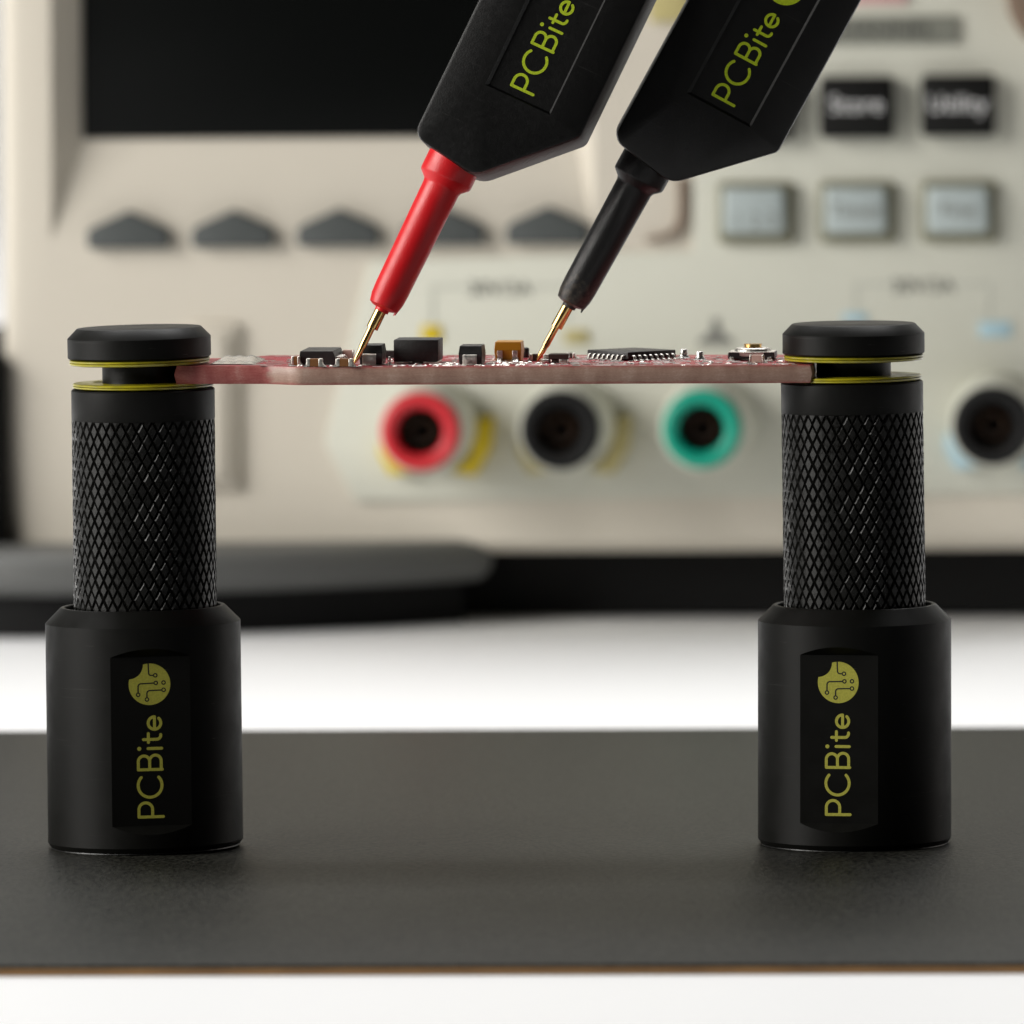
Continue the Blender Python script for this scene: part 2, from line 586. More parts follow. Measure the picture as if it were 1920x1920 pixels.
def sleeve_bm():
    """turned sleeve with one milled flat that faces -y"""
    bm = bmesh.new()
    ph0 = math.acos(D_FLAT / R_S)
    cols = [(-ph0 + 2 * ph0 * i / 24) for i in range(25)]
    rest = 96
    cols += [ph0 + (2 * math.pi - 2 * ph0) * i / rest for i in range(1, rest)]
    zf0, zf1 = 2.62, 18.32
    rings = []

    def row(fz, fr):
        out = []
        for ph in cols:
            p = (ph + math.pi) % (2 * math.pi) - math.pi
            flat = abs(p) <= ph0 + 1e-6
            z, r = fz(p, flat), fr(p, flat)
            out.append(bm.verts.new((r * math.sin(ph), -r * math.cos(ph), z)))
        rings.append(out)
    rise = lambda p, flat: max(0.0, R_S * math.cos(p) - D_FLAT) if flat else 0.0
    full = lambda p, flat: R_S
    cut = lambda p, flat: min(R_S, D_FLAT / math.cos(p)) if flat else R_S
    row(lambda p, f: 0.10, lambda p, f: 8.80)
    row(lambda p, f: 0.55, full)
    row(lambda p, f: zf0 - rise(p, f), full)
    row(lambda p, f: zf0, cut)
    row(lambda p, f: zf1, cut)
    row(lambda p, f: zf1 + rise(p, f), full)
    row(lambda p, f: 21.0, full)
    for r, z in ((R_S - 0.05, 21.06), (7.68, 22.43), (7.60, 22.48), (7.32, 22.48), (7.25, 22.40), (7.25, 14.0)):
        rings.append([bm.verts.new((r * math.sin(ph), -r * math.cos(ph), z)) for ph in cols])
    n = len(cols)
    for a, b in zip(rings, rings[1:]):
        for i in range(n):
            j = (i + 1) % n
            bm.faces.new((a[i], a[j], b[j], b[i]))
    bm.faces.new(rings[0])
    bm.faces.new(rings[-1])
    bmesh.ops.remove_doubles(bm, verts=bm.verts[:], dist=1e-4)
    bmesh.ops.dissolve_degenerate(bm, edges=bm.edges[:], dist=1e-4)
    return bm


def put_holder(x, y, k):
    """lettering runs upwards on the flat, letter tops to the left"""
    s = 48.0 / 255 / 20.0
    return ((y * s) * -1 + 1.05, -D_FLAT - 0.012 - k, 2.62 + 0.68 + x * s)


def knurl_bm(r=6.66, n=42, pitch=0.92, z0=-9.0, z1=18.8, depth=0.18):
    bm = bmesh.new()
    rows = int((z1 - z0) / pitch) + 1
    base = {}

    def bv(i2, j):                                   # lattice corner: i2 in half steps
        key = (i2 % (2 * n), j)
        if key not in base:
            a = 2 * math.pi * key[0] / (2 * n)
            rr = r - depth
            base[key] = bm.verts.new((rr * math.sin(a), -rr * math.cos(a), z0 + j * pitch))
        return base[key]
    for j in range(1, rows):
        for i in range(n):
            c2 = 2 * i + (j % 2)
            lo, hi, le, ri = bv(c2, j - 1), bv(c2, j + 1), bv(c2 - 1, j), bv(c2 + 1, j)
            a, z = 2 * math.pi * c2 / (2 * n), z0 + j * pitch
            s = 0.66 + random.uniform(-0.035, 0.035)
            rt = r + random.uniform(-0.012, 0.012)
            da = math.pi / n * s
            dz = pitch * s
            ta, tz = random.uniform(-0.007, 0.007), random.uniform(-0.025, 0.025)

            def tv(aa, zz):
                return bm.verts.new((rt * math.sin(aa + ta), -rt * math.cos(aa + ta), zz + tz))
            tlo, thi, tle, tri = tv(a, z - dz), tv(a, z + dz), tv(a - da, z), tv(a + da, z)
            bm.faces.new((tlo, tri, thi, tle))
            for p, q, tp, tq in ((lo, ri, tlo, tri), (ri, hi, tri, thi), (hi, le, thi, tle), (le, lo, tle, tlo)):
                bm.faces.new((p, q, tq, tp))
    return bm


def make_holder(label):
    t = thing("pillar_holder", label, "circuit board holder", group="magnetic pillar holders clamping the board")
    sl_ = add("sleeve", sleeve_bm(), ANOD, t, 11)
    add("lettering", lettering_bm(put_holder), INKY, sl_, None)
    e = add("emblem", emblem_bm(put_holder), INKY, sl_, None)
    add("circuit_lines", emblem_lines_bm(put_holder), INKK, sl_, None)
    # film under the sleeve with an uneven rim
    bm = bmesh.new()
    n = 90
    a = [bm.verts.new(((8.72 + 0.06 * math.sin(3 * i) + random.uniform(0, 0.06)) * math.cos(2 * math.pi * i / n), (8.72 + random.uniform(0, 0.08)) * math.sin(2 * math.pi * i / n), -0.02)) for i in range(n)]
    b = [bm.verts.new((p.co.x * 0.995, p.co.y * 0.995, 0.14)) for p in a]
    bm.faces.new(a)
    bm.faces.new(b)
    for i in range(n):
        bm.faces.new((a[i], a[(i + 1) % n], b[(i + 1) % n], b[i]))
    add("base_film", bm, PADM, t, 40)
    # grip: knurled barrel, its plain collar and the lower yellow ring (origin on the axis at z = 22)
    gr = add("grip", knurl_bm(), KNURL, t, None, (0.12, 0, 22))
    add("collar", lathe([(0, 18.30), (6.40, 18.30), (6.66, 18.56), (6.68, 18.62), (6.68, 21.30), (6.58, 21.42), (6.2, 21.42), (0, 21.42)], 96, False), ANOD, gr, 30)
    rg = join(lathe([(3.3, 21.56), (6.46, 21.56), (6.55, 21.62), (6.56, 21.74), (6.50, 21.77), (3.3, 21.77)], 96, False),
              lathe([(3.3, 21.79), (6.45, 21.79), (6.54, 21.83), (6.54, 21.93), (6.45, 22.00), (4.9, 22.01), (4.7, 22.06), (4.4, 22.01), (3.3, 22.01)], 96, False))
    add("yellow_ring", rg, RINGY, gr, 30)
    # cap with its stem and the upper yellow ring (origin at z = 46)
    cp = add("cap", lathe([(0, -0.02), (6.45, -0.02), (6.60, 0.06), (6.68, 0.16), (6.68, 1.92), (6.62, 2.0), (5.82, 2.82), (5.74, 2.86), (0, 2.86)], 96, False), ANOD, t, 30, (0, 0, 46.0))
    add("stem", lathe([(0, -6), (3.5, -6), (3.5, -0.02), (0, -0.02)], 64, False), ANOD, cp, 30)
    rg = join(lathe([(3.6, -0.56), (6.40, -0.56), (6.52, -0.50), (6.54, -0.36), (6.46, -0.30), (3.6, -0.30)], 96, False),
              lathe([(3.6, -0.28), (6.46, -0.28), (6.55, -0.24), (6.55, -0.10), (6.46, -0.06), (3.6, -0.06)], 96, False))
    add("yellow_ring", rg, RINGY, cp, 30)
    return t


def sub(t, name):
    return [c for c in t.children if c.name.split(".")[0] == name][0]


HL = make_holder("black knurled pillar holding the bare silver-padded red end of the circuit board")
HR = copy_tree(HL)
HR["label"] = "black knurled pillar holding the board end beside the gold push button"
pl, pr = W(273.5, 1587, 0), W(1602.5, 1580, 3.5)
HL.location = (pl.x * M, 0, 0.0001)
HL.rotation_euler = (0, math.radians(-0.75), 0)
HR.location = (pr.x * M, 0.0035, 0)
sub(HL, "sleeve").rotation_euler = (0, 0, math.radians(11.5))
sub(HR, "sleeve").rotation_euler = (0, 0, math.radians(-6.6))
sub(HL, "grip").rotation_euler = (0, math.radians(0.1), math.radians(2))
sub(HR, "grip").rotation_euler = (0, math.radians(-0.75), math.radians(-5))
sub(HL, "cap").rotation_euler = (0, math.radians(-0.45), 0)
sub(HR, "cap").rotation_euler = (0, math.radians(-0.35), 0)
sub(HR, "cap").location.x += -0.0001
sub(HL, "grip").location.z -= 0.00058
sub(HL, "grip").location.x += 0.00013
sub(HR, "grip").location.x -= 0.00010
sub(HL, "cap").location.z -= 0.00028

# ------------------------------------------------------------------ circuit board
ZB, ZT = 43.58, 45.26
PO = Vector((0, 0, ZB))
board = thing("circuit_board", "red circuit board with soldered parts held edge-on between two black pillars", "circuit board", PO)
EDGE_X0 = WX(498, -4)
outline = []
fpt = lambda px, Y: (WX(px, Y), Y)
outline += [fpt(331, -3.9), fpt(420, -4.05), fpt(490, -4.1)]
xa, xb = WX(490, -4.1), WX(568, -6.0)
for i in range(1, 9):
    s = i / 9
    outline.append((xa + (xb - xa) * s, -4.1 + (-6.0 + 4.1) * (3 * s * s - 2 * s ** 3)))
outline += [fpt(568, -6.0), fpt(1519, -2.3), fpt(1524, -1.7), fpt(1531, 15.8), (WX(500, 12), 14.6), (WX(440, 9.5), 9.6), (WX(338, 9.3), 9.2)]
h = ZT - ZB
bm = bmesh.new()
n = len(outline)
rings = []
for ins_, z in ((0.05, 0.0), (0.0, 0.05), (-0.10, h * 0.5), (0.0, h - 0.04), (0.05, h)):
    r = []
    for i, (x, y) in enumerate(outline):
        # V-scored ends bulge at mid thickness
        dx = 0.0
        if x < WX(345, 0):
            dx = 0.0 + (0.35 * abs(ins_) * 1.0 if ins_ > 0 else (-0.22 if ins_ < 0 else 0.0))
        elif x > WX(1510, 0):
            dx = -(0.35 * ins_) if ins_ >= 0 else 0.18
        r.append(bm.verts.new((x + dx, y + (0.03 if ins_ > 0 and i < n - 4 else 0), z)))
    rings.append(r)
for a, b in zip(rings, rings[1:]):
    for i in range(n):
        bm.faces.new((a[i], a[(i + 1) % n], b[(i + 1) % n], b[i])).material_index = 0
for f, rg in ((0, rings[0]), (1, rings[-1])):
    bm.faces.new(rg).material_index = 1
FIB, MASK = board_edge_material(), board_mask_material()
add("substrate", bm, [FIB, MASK], board, 40)
TOP = h                                    # local height of the board's top face


def dY(py):
    """depth at which a point of the board's top face shows at photo row py"""
    return (CH - ZT) * F / (py - PPY) - D


def front_y(px):
    X = WX(px, -3)
    if px < 500:
        return -4.05
    return -6.0 + (px - 568) / (1519 - 568) * 3.7 if px > 568 else -5.4


def solder_fillet(x, y, dx, dy, hh):
    """small tent of solder: (x, y) at the terminal, spreads to dx, dy"""
    bm = bmesh.new()
    n_ = 8
    for s in range(3):
        pass
    top_ = [bm.verts.new((x, y - dy * 0.45, hh)), bm.verts.new((x, y + dy * 0.45, hh))]
    mid = [bm.verts.new((x + dx * 0.35, y - dy * 0.5, hh * 0.38)), bm.verts.new((x + dx * 0.35, y + dy * 0.5, hh * 0.38))]
    low_ = [bm.verts.new((x + dx, y - dy * 0.55, 0.01)), bm.verts.new((x + dx, y + dy * 0.55, 0.01))]
    bas = [bm.verts.new((x, y - dy * 0.55, 0.0)), bm.verts.new((x, y + dy * 0.55, 0.0))]
    bm.faces.new((top_[0], top_[1], mid[1], mid[0]))
    bm.faces.new((mid[0], mid[1], low_[1], low_[0]))
    bm.faces.new((low_[0], low_[1], bas[1], bas[0]))
    bm.faces.new((bas[0], bas[1], top_[1], top_[0]))
    bm.faces.new((top_[0], mid[0], low_[0], bas[0]))
    bm.faces.new((top_[1], mid[1], low_[1], bas[1]))
    return bm


def chip(name, px0, px1, Y, py_top, depth, body, bodym, term=0.28, fillet=True, lift=0.04):
    """two-terminal chip with tinned ends that lies along x"""
    x0, x1 = WX(px0, Y), WX(px1, Y)
    z1 = WZ(py_top, Y) - ZB
    p = add(name, box_bm(x0 + (x1 - x0) * term, x1 - (x1 - x0) * term, Y + 0.02, Y + depth - 0.02, TOP + lift, z1 - 0.02, 0.02, 1), bodym, board, 30)
    for s in (0, 1):
        a, b = (x0, x0 + (x1 - x0) * term) if s == 0 else (x1 - (x1 - x0) * term, x1)
        tb = box_bm(a, b, Y, Y + depth, TOP + 0.01, z1, 0.07, 3)
        if fillet:
            fb = shift(solder_fillet(0, 0, -0.42 if s == 0 else 0.42, depth * 0.95, (z1 - TOP) * 0.75), Vector((a + 0.06 if s == 0 else b - 0.06, Y + depth / 2, TOP)))
            tb = join(tb, fb)
        add("terminal", tb, TIN, p, 40)
    return p


# -- eight-pin power chip on the left
Y0 = -2.6
x0, x1 = WX(561.5, Y0), WX(629, Y0)
zt, zm = WZ(658.5, Y0) - ZB, WZ(671, Y0) - ZB
bm = bmesh.new()
sec = [(x0 + 0.05, TOP + 0.06), (x1 - 0.1, TOP + 0.06), (x1 + 0.02, zm), (x1 - 0.28, zt), (x0 + 0.06, zt), (x0 - 0.03, zm)]
bm = prism_y(sec, Y0, Y0 + 7.2, 0.04, 1)
ic = add("power_chip", bm, EPOXY, board, 30)
for k in range(4):
    yy = Y0 + 1.0 + k * 1.6
    for s in (-1, 1):
        xe = x1 + 0.0 if s > 0 else x0
        pb = [(xe - 0.05 * s, zm + 0.10), (xe + 0.45 * s, zm + 0.06), (xe + 0.62 * s, zm - 0.12), (xe + 0.75 * s, TOP + 0.20), (xe + 1.15 * s, TOP + 0.14), (xe + 1.15 * s, TOP), (xe + 0.62 * s, TOP), (xe + 0.40 * s, zm - 0.10), (xe - 0.05 * s, zm - 0.06)]
        if s < 0:
            pb = [(xe - 0.02, zm + 0.08), (xe - 0.10, zm - 0.1), (xe - 0.40, TOP + 0.12), (xe - 0.85, TOP + 0.05), (xe - 0.85, TOP), (xe - 0.02, TOP)]
        add("lead", prism_y(pb, yy - 0.25, yy + 0.25, 0.03, 1), TIN, ic, 40)
# -- ceramic capacitors at the front edge
ya = dY(688.3)
chip("ceramic_capacitor", 574, 604, ya, 672.5, 0.85, None, BROWNC, 0.24)
chip("ceramic_capacitor", 629, 661, ya + 0.1, 672.5, 0.85, None, BROWNC, 0.24)
chip("ceramic_capacitor", 546, 562, -3.2, 668, 0.85, None, BROWNC, 0.3)
# -- pale part behind the needle
chip("pale_capacitor", 641, 663, dY(679), 656, 0.9, None, PINKC, 0.12, False)


def diode(px0, px1, Y, py_top, py_seam, tab0, tab1, depth=3.6):
    x0, x1 = WX(px0, Y), WX(px1, Y)
    zt, zs = WZ(py_top, Y) - ZB, WZ(py_seam, Y) - ZB
    bm = join(hull_box((x0, x1, Y, Y + depth), (x0 + 0.10, x1 - 0.10, Y + 0.22, Y + depth - 0.22), zs, zt, 0.04, 1),
              hull_box((x0 + 0.06, x1 - 0.06, Y + 0.12, Y + depth - 0.12), (x0, x1, Y, Y + depth), TOP + 0.10, zs - 0.002, 0.02, 1))
    d = add("power_diode", bm, EPOXY, board, 30)
    for yy, s in ((Y, -1), (Y + depth, 1)):
        a, b = WX(tab0, Y), WX(tab1, Y)
        prof = [(yy - 0.02 * s, zs - 0.02), (yy + 0.26 * s, zs - 0.05), (yy + 0.36 * s, zs - 0.2), (yy + 0.40 * s, TOP + 0.03), (yy + 0.40 * s, TOP), (yy - 0.4 * s, TOP), (yy - 0.4 * s, TOP + 0.08), (yy + 0.22 * s, TOP + 0.08), (yy + 0.22 * s, zs - 0.20), (yy - 0.02 * s, zs - 0.14)]
        bm = bmesh.new()
        A = [bm.verts.new((a, p, q)) for p, q in prof]
        B = [bm.verts.new((b, p, q)) for p, q in prof]
        bm.faces.new(A)
        bm.faces.new(B)
        for i in range(len(prof)):
            j = (i + 1) % len(prof)
            bm.faces.new((A[i], A[j], B[j], B[i]))
        bmesh.ops.recalc_face_normals(bm, faces=bm.faces[:])
        bevel(bm, 0.04, 2)
        if s < 0:
            bm = join(bm, shift(box_bm(a - 0.05, b + 0.06, -0.28, 0.0, 0, 0.12, 0.06, 2), Vector((0, yy - 0.38, TOP))))
        add("lead", bm, TIN, d, 40)
    return d


diode(673.5, 717, dY(686.3) + 0.65, 647, 662.5, 680, 705.5)
diode(859.5, 904, dY(685.8) + 0.65, 648.5, 664, 868, 894.5)
# -- small dark part between diode and inductor
chip("chip_resistor", 719, 742, dY(672), 657.5, 1.2, None, EPOXY, 0.12, False)
# -- solder stub
sx, sy = WX(730, dY(685)), dY(685)
stub = lathe([(0.34, 0), (0.26, 0.14), (0.16, 0.26), (0.15, 0.40), (0.20, 0.46), (0.19, 0.58), (0.14, 0.62), (0.13, 0.80), (0, 0.84)], 20, False)
add("solder_stub", shift(stub, Vector((sx, sy, TOP))), SOLDER, board, 50)
# -- big inductor block
Yi = dY(682.5)
x0, x1 = WX(738, Yi), WX(821.5, Yi)
ind = add("inductor", box_bm(x0, x1, Yi, Yi + 4.6, WZ(678, Yi) - ZB, WZ(637, Yi) - ZB, 0.09, 2), FERRITE, board, 30)
for a, b in ((738.5, 766), (793, 820)):
    add("terminal", box_bm(WX(a, Yi), WX(b, Yi), Yi + 0.05, Yi + 4.5, TOP, WZ(677.9, Yi) - ZB, 0.05, 2), TIN, ind, 40)
# -- orange tantalum capacitor
Yo = dY(678.5)
x0, x1 = WX(926.5, Yo), WX(977.5, Yo)
zs, zt = WZ(657.5, Yo) - ZB, WZ(641, Yo) - ZB
tan = add("tantalum_capacitor", join(hull_box((x0, x1, Yo, Yo + 3.2), (x0 + 0.07, x1 - 0.07, Yo + 0.16, Yo + 3.0), zs, zt, 0.04, 1),
                                     hull_box((x0 + 0.10, x1 - 0.10, Yo + 0.16, Yo + 3.0), (x0 + 0.01, x1 - 0.01, Yo + 0.02, Yo + 3.18), TOP + 0.08, zs - 0.004, 0.02, 1)), ORANGE, board, 30)
for a, b in ((932.5, 942), (960.5, 970.5)):
    add("lead", box_bm(WX(a, Yo), WX(b, Yo), Yo - 0.10, Yo + 0.02, TOP + 0.02, zs + 0.01, 0.02, 1), TIN, tan, 40)
fb = bmesh.new()
nn = 26
lo = [fb.verts.new((WX(933, Yo) + (WX(972, Yo) - WX(933, Yo)) * i / nn, Yo - 0.75 + random.uniform(-.07, .07), TOP + 0.012)) for i in range(nn + 1)]
hi = [fb.verts.new((p.co.x, Yo - 0.08, TOP + (0.30 + random.uniform(-.08, .08)) * (1.35 if i < 6 or i > 18 else 0.75))) for i, p in enumerate(lo)]
bk = [fb.verts.new((p.co.x, Yo + 0.05, TOP)) for p in lo]
for i in range(nn):
    fb.faces.new((lo[i], lo[i + 1], hi[i + 1], hi[i]))
    fb.faces.new((hi[i], hi[i + 1], bk[i + 1], bk[i]))
add("solder_fillet", fb, SOLDER, tan, 60)
# -- parts round the black needle
Yr = dY(671)
rb = lathe([(0, 0), (0.36, 0.02), (0.40, 0.12), (0.40, 0.85), (0.30, 0.95), (0, 1.0)], 24, False)
add("round_resistor", shift(rb, Vector((WX(984.5, Yr), Yr, TOP + 0.02))), EPOXY, board, 50)
chip("chip_resistor", 993, 1013, dY(677.5), 663.5, 0.8, None, BROWND, 0.30, True)
Yk = dY(681)
xk0, xk1 = WX(1015, Yk), WX(1068, Yk)
pk = add("brown_resonator", box_bm(WX(1028.5, Yk), WX(1066, Yk), Yk, Yk + 1.9, WZ(673.5, Yk) - ZB, WZ(664, Yk) - ZB, 0.05, 1), BROWND, board, 30)
add("terminal", box_bm(WX(1014.5, Yk), WX(1030, Yk), Yk + 0.05, Yk + 1.7, TOP, WZ(673.8, Yk) - ZB, 0.06, 2), TIN, pk, 40)
add("terminal", box_bm(WX(1017, Yk), WX(1028.3, Yk), Yk + 0.6, Yk + 1.8, WZ(673.7, Yk) - ZB, WZ(665, Yk) - ZB, 0.06, 2), TIN, pk, 40)
add("terminal", box_bm(WX(1034, Yk), WX(1046, Yk), Yk + 0.15, Yk + 1.6, TOP, WZ(673.8, Yk) - ZB, 0.06, 2), BROWND, pk, 40)
add("terminal", box_bm(WX(1049, Yk), WX(1064, Yk), Yk + 0.05, Yk + 1.7, TOP, WZ(673.8, Yk) - ZB, 0.06, 2), TIN, pk, 40)
chip("chip_resistor", 1061, 1078, dY(672), 662, 0.9, None, BROWND, 0.30, True)
# -- square controller chip turned by 45 degrees
Yc = dY(672.5)
ctr = (WX(1184, Yc), Yc)
side, zt, zb = 5.95, WZ(655.8, Yc) - ZB, TOP + 0.16
cw = side / 2
bm = hull_box((-cw, cw, -cw, cw), (-cw + 0.02, cw - 0.02, -cw + 0.02, cw - 0.02), 0.0, (zt - zb), 0.07, 2)
con = add("controller_chip", bm, EPOXY, board, 30, (ctr[0], ctr[1], zb), (0, 0, math.radians(45)))
dot = lathe([(0, 0.003), (0.32, 0.003)], 24, False)
add("pin_dot", shift(dot, Vector((-cw + 0.75, cw - 0.75, zt - zb))), KEYB, con, None)
zl = (zt - zb) * 0.46
lp = [(0.0, zl + 0.06), (0.22, zl + 0.06), (0.34, zl - 0.02), (0.44, -zb + TOP + 0.14), (0.52, -zb + TOP + 0.09), (0.88, -zb + TOP + 0.07), (0.88, -zb + TOP), (0.46, -zb + TOP), (0.36, -zb + TOP + 0.05), (0.27, zl - 0.08), (0.2, zl - 0.05), (0.0, zl - 0.05)]
lb = bmesh.new()
A = [lb.verts.new((-0.155, -p, q)) for p, q in lp]
B = [lb.verts.new((0.155, -p, q)) for p, q in lp]
lb.faces.new(A)
lb.faces.new(B)
for i in range(len(lp)):
    j = (i + 1) % len(lp)
    lb.faces.new((A[i], A[j], B[j], B[i]))
bmesh.ops.recalc_face_normals(lb, faces=lb.faces[:])
bevel(lb, 0.025, 1)
lead_me = mesh_from(lb, "lead", TIN, 40)
for s in range(4):
    a = math.radians(90 * s)
    for k in range(8):
        q = (k - 3.5) * 0.685
        lx, ly = q, -cw
        add("lead", lead_me, None, con, None, (lx * math.cos(a) - ly * math.sin(a), lx * math.sin(a) + ly * math.cos(a), 0), (0, 0, a))
# -- two tinned pins
for px, py, pt in ((1282.5, 671, 654.5), (1312.5, 674.5, 659)):
    Yp_ = dY(py)
    hh = WZ(pt, Yp_) - ZB - TOP
    pb = lathe([(0.62, 0.0), (0.50, 0.10), (0.40, 0.26), (0.36, 0.40), (0.36, hh - 0.03), (0.33, hh), (0, hh)], 28, False)
    add("solder_pin", shift(pb, Vector((WX(px, Yp_), Yp_, TOP))), SOLDER, board, 50)
# -- push button
Yb = dY(676.5)
bx0, bx1 = WX(1365, Yb), WX(1452, Yb)
dep = bx1 - bx0 - 0.4
zb0, zb1 = TOP + 0.05, WZ(660, Yb) - ZB
sw = add("push_button", box_bm(bx0, bx1, Yb, Yb + dep, zb0 + 0.12, zb1 - 0.07, 0.06, 1), EPOXY, board, 30)
pc = prism_y([(bx0 + 0.05, zb1 - 0.068), (bx1 - 0.05, zb1 - 0.068), (bx1 - 0.05, zb1), (bx0 + 0.05, zb1)], Yb + 0.03, Yb + dep - 0.03, 0.02, 1)
fl_ = prism_y([(WX(1386, Yb), zb1 - 0.03), (WX(1432, Yb), zb1 - 0.03), (WX(1431, Yb), zb1 - 0.36), (WX(1425, Yb), zb1 - 0.42), (WX(1392, Yb), zb1 - 0.42), (WX(1387, Yb), zb1 - 0.36)], Yb - 0.06, Yb - 0.01, 0.015, 1)
add("cover_plate", join(pc, fl_), TIN, sw, 40)
cxb, cyb = (bx0 + bx1) / 2 + 0.02, Yb + dep / 2
ring_h = WZ(651.5, cyb) - ZB
dome = lathe([(1.72, zb1 + 0.002), (1.72, zb1 + 0.10), (1.62, ring_h - 0.06), (1.50, ring_h), (0.95, ring_h), (0.92, ring_h - 0.08)], 64, False)
add("dome_ring", shift(dome, Vector((cxb, cyb, 0))), TIN, sw, 40)
bh = WZ(644.5, cyb) - ZB
pbm = lathe([(0, zb1), (0.82, zb1), (0.82, bh - 0.06), (0.86, bh), (0, bh)], 48, False)
add("button_cap", shift(pbm, Vector((cxb, cyb, 0))), GOLD, sw, 40)
for a, b in ((1368, 1376), (1439, 1447)):
    for yy in (Yb - 0.28, Yb + dep - 0.1):
        add("lead", join(box_bm(WX(a, Yb), WX(b, Yb), yy, yy + 0.4, TOP, TOP + 0.36, 0.05, 2), box_bm(WX(a, Yb) - 0.15, WX(b, Yb) + 0.12, yy - 0.35, yy - 0.002, TOP, TOP + 0.1, 0.05, 2)), TIN, sw, 40)
Yf = dY(681)
pf = chip("pale_capacitor", 1405, 1432, Yf, 665.5, 0.8, None, PINKC, 0.14, True)
# -- silver battery pad on the left tongue
pb = bmesh.new()
nx = 34
xs0, xs1, yp0, yp1 = WX(399, 1), WX(482, 1), dY(684), dY(673.2)
gr_ = []
for j in range(9):
    row = []
    for i in range(nx + 1):
        u, v_ = i / nx, j / 8
        e = min(1, 6 * u, 6 * (1 - u), 5 * v_ + 0.05, 5 * (1 - v_) + 0.05)
        z = 0.02 + 0.20 * e * (0.4 + 0.6 * math.sin(2.3 * u * 5 + 3.2 * v_) ** 2) + (0.30 * e if v_ > 0.45 else 0.05)
        row.append(pb.verts.new((xs0 + (xs1 - xs0) * u, yp0 + (yp1 - yp0) * v_, TOP + z * (1.0 if 0 < i < nx else 0.1))))
    gr_.append(row)
for a, b in zip(gr_, gr_[1:]):
    for i in range(nx):
        pb.faces.new((a[i], a[i + 1], b[i + 1], b[i]))
add("solder_pad", pb, mat("pad_solder", (0.90, 0.88, 0.85), 0.24, 1.0, bump=(700, 0.06)), board, 80)
# -- traces, small pads and printed marks on the top face
rs = random.Random(3)


def flat_marks(nm, m, count, lo_, hi_, zt_, px_a, px_b, seedk):
    bm = bmesh.new()
    r_ = random.Random(seedk)
    used = []
    k = 0
    tries = 0
    while k < count and tries < count * 40:
        tries += 1
        px = r_.uniform(px_a, px_b)
        yy = r_.uniform(front_y(px) + 0.25, 13.5 if px > 520 else 8.0)
        a, b = r_.uniform(*lo_), r_.uniform(*hi_)
        x = WX(px, yy)
        if any(abs(x - u[0]) < (a + u[2]) / 2 + 0.05 and abs(yy - u[1]) < (b + u[3]) / 2 + 0.05 for u in used):
            continue
        used.append((x, yy, a, b))
        z = TOP + zt_ + r_.uniform(0, 0.004)
        vs = [bm.verts.new((x + p * a / 2, yy + q * b / 2, z)) for p, q in ((-1, -1), (1, -1), (1, 1), (-1, 1))]
        ws = [bm.verts.new((x + p * a / 2 + p * .02, yy + q * b / 2 + q * .02, TOP - 0.002)) for p, q in ((-1, -1), (1, -1), (1, 1), (-1, 1))]
        bm.faces.new(vs)
        for i in range(4):
            bm.faces.new((vs[i], ws[i], ws[(i + 1) % 4], vs[(i + 1) % 4]))
        k += 1
    o = add(nm, bm, m, board, 30)
    o["kind"] = "stuff"
    return o


def solder_lumps(count, seedk):
    bm = bmesh.new()
    r_ = random.Random(seedk)
    for _ in range(count):
        px = r_.choice((r_.uniform(545, 1140), r_.uniform(545, 1500), r_.uniform(830, 1030)))
        yy = front_y(px) + 0.3 + abs(r_.gauss(0, 4.0))
        if yy > 14:
            continue
        rx, ry, hz = r_.uniform(0.12, 0.38), r_.uniform(0.10, 0.25), r_.uniform(0.05, 0.16)
        x = WX(px, yy)
        a0 = r_.uniform(0, 6.28)
        rr = []
        for sc_, z in ((1.0, 0.0), (0.78, 0.55), (0.35, 0.95)):
            rr.append([bm.verts.new((x + rx * sc_ * r_.uniform(.85, 1.1) * math.cos(a0 + k * math.pi / 4), yy + ry * sc_ * r_.uniform(.85, 1.1) * math.sin(a0 + k * math.pi / 4), TOP + z * hz)) for k in range(8)])
        for a, b in zip(rr, rr[1:]):
            for k in range(8):
                bm.faces.new((a[k], a[(k + 1) % 8], b[(k + 1) % 8], b[k]))
        bm.faces.new(rr[-1])
    o = add("solder_lumps", bm, TIN, board, 70)
    o["kind"] = "stuff"


solder_lumps(115, 21)
flat_marks("printed_marks", SILK, 230, (0.3, 1.6), (0.12, 0.35), 0.022, 560, 1500, 11)
flat_marks("small_solder_pads", SOLDER, 200, (0.25, 0.8), (0.25, 0.8), 0.05, 540, 1500, 12)
flat_marks("copper_traces", mat("mask_over_copper", (0.52, 0.05, 0.07), 0.25), 120, (0.6, 4.0), (0.10, 0.25), 0.014, 420, 1500, 13)
flat_marks("tongue_traces", SOLDER, 14, (0.8, 3.0), (0.10, 0.3), 0.03, 470, 560, 14)


